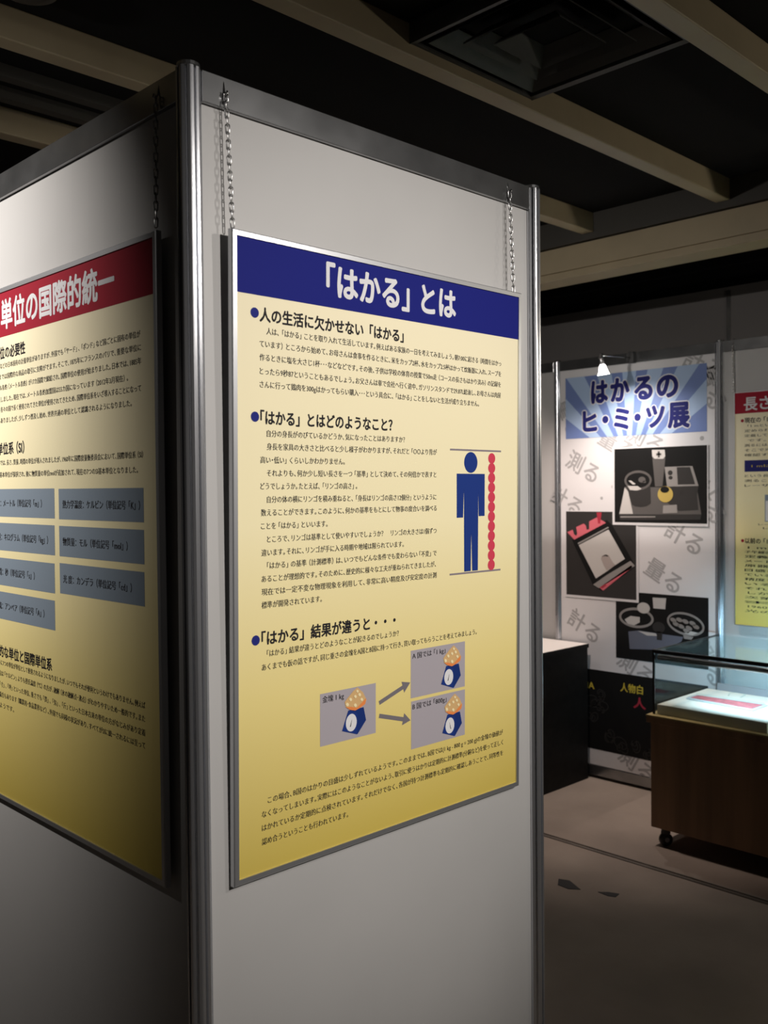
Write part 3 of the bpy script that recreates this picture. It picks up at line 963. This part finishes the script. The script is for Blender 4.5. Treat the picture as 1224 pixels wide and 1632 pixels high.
add_tube(bm, R_((g0 + 0.030, h1 - 0.012, 0.868), (g0 + 0.030, h0 + 0.02, 0.868)), 0.014, 20)
lampo = finish('lamp_housing', bm, TUBE, DC, smooth=True)
bm = bmesh.new()
add_tube(bm, R_((g0 + 0.046, h1 - 0.10, 0.862), (g0 + 0.046, h0 + 0.10, 0.862)), 0.005, 12)
finish('lamp_tube', bm, CASE_GLOW, lampo, smooth=True)
la = bpy.data.lights.new('case_light', 'AREA')
la.shape = 'RECTANGLE'
la.size, la.size_y = 1.05, 0.02
la.energy = 10.5
la.color = (0.50, 0.80, 1.0)
la.spread = math.radians(150)
lo_ = bpy.data.objects.new('case_light', la)
COL.objects.link(lo_)
lo_.matrix_world = frame_mw((g0 + 0.058, 0.10, 0.855), (0, 1, 0), (-0.5, 0, -0.85))

# platform and exhibit inside the case
DP = thing('display_platform', 'ivory display platform under the glass hood of the wooden case', 'display platform', loc=(3.30, 0.54, GZ0))
bm = bmesh.new()
pts = [(-0.280, -0.25), (0.215, -0.25), (0.215, 0.272), (-0.270, 0.272)]
lo_v = [bm.verts.new((x, y, 0)) for x, y in pts]
hi_v = [bm.verts.new((x, y, 0.045)) for x, y in pts]
bm.faces.new(lo_v[::-1]); bm.faces.new(hi_v)
for i in range(4):
    bm.faces.new((lo_v[i], lo_v[(i + 1) % 4], hi_v[(i + 1) % 4], hi_v[i]))
finish('board', bm, PLATFORM, DP, bevel=0.002)
TR = thing('sample_tray', 'flat tray with a red strip lying on the ivory platform', 'tray', loc=(3.26, 0.60, GZ0 + 0.0455))
outl = [(-0.080, -0.175), (0.072, -0.175), (0.056, 0.170), (-0.010, 0.172), (-0.045, 0.165)]
bm = bmesh.new()
add_prism(bm, outl, 0.0, 0.006)
finish('tray_base', bm, mat('grey tray', (0.42, 0.44, 0.44), 0.35), TR, bevel=0.0015)
bm = bmesh.new()
add_prism(bm, [(-0.058, -0.160), (0.050, -0.160), (0.038, 0.150), (-0.028, 0.150)], 0.0062, 0.008)
finish('red_strip', bm, RED_STRIP, TR)
bm = bmesh.new()
add_prism(bm, [(0.056, -0.165), (0.062, -0.165), (0.050, 0.160), (0.044, 0.160)], 0.006, 0.016)
finish('tray_rim', bm, CLEAR, TR)
ST = thing('acrylic_stand', 'small clear acrylic stand behind the red strip tray', 'stand', loc=(3.44, 0.62, GZ0 + 0.0455))
bm = bmesh.new()
add_tube(bm, [(-0.03, 0.03, 0.003), (0.0, 0.035, 0.012), (0.02, 0.0, 0.016), (0.0, -0.04, 0.012), (-0.03, -0.03, 0.003)], 0.003, 8)
finish('bent_bar', bm, CLEAR, ST, smooth=True)

# ------------------------------------------------------------------ ceiling air vent
AV = thing('ceiling_vent', 'dark square ceiling air vent with nested louvres between cream beams', 'air vent', loc=(1.455, 0.265, 3.0))


def sq_ring(bm, ro, zo, ri, zi, t=0.004):
    def sq(r, z): return [bm.verts.new((sx * r, sy * r, z)) for sx, sy in ((1, 1), (-1, 1), (-1, -1), (1, -1))]
    a, b, c_, d = sq(ro, zo), sq(ri, zi), sq(ri, zi + t), sq(ro, zo + t)
    for p_, q_ in ((a, b), (b, c_), (c_, d), (d, a)):
        for k_ in range(4):
            bm.faces.new((p_[k_], p_[(k_ + 1) % 4], q_[(k_ + 1) % 4], q_[k_]))


VENT = mat('vent paint', (0.06, 0.06, 0.057), 0.5)
bm = bmesh.new()
sq_ring(bm, 0.305, -0.004, 0.285, 0.0, 0.064)
finish('rim', bm, VENT, AV)
for ro, ri, zo in ((0.26, 0.20, 0.0), (0.185, 0.135, -0.004), (0.12, 0.075, -0.008)):
    bm = bmesh.new()
    sq_ring(bm, ro, zo, ri, zo + 0.045)
    finish('louvre', bm, VENT, AV)
bm = bmesh.new()
add_box(bm, (-0.285, -0.285, 0.054), (0.285, 0.285, 0.058))
finish('back_plate', bm, BLACK_CEIL, AV)

# round fitting in the ceiling at the top left of the view
bm = bmesh.new()
add_lathe(bm, [(0.075, 0.0), (0.085, -0.012), (0.08, -0.03), (0.05, -0.034)], (0.216, 1.114, CEIL), (0, 0, 1), 28)
tag(finish('ceiling_fitting', bm, mat('speaker grille', (0.10, 0.09, 0.08), 0.6), smooth=True), 'dark round fitting on the black ceiling between cream beams', 'ceiling fitting')

# ------------------------------------------------------------------ scraps on the floor
for label, pts in (('larger dark wedge-shaped scrap lying on the floor', [(2.375, 0.904), (2.392, 0.86), (2.348, 0.776), (2.318, 0.815), (2.322, 0.87)]),
                   ('smaller dark pointed scrap on the floor nearer the display case', [(2.377, 0.711), (2.405, 0.680), (2.422, 0.639), (2.385, 0.633), (2.372, 0.66)])):
    cx, cy = sum(p[0] for p in pts) / len(pts), sum(p[1] for p in pts) / len(pts)
    bm = bmesh.new()
    add_prism(bm, [(x - cx, y - cy) for x, y in pts], 0.0, 0.002)
    tag(finish('tape_scrap', bm, SCRAP, loc=(cx, cy, 0)), label, 'floor scrap', 'dark scraps on the floor')
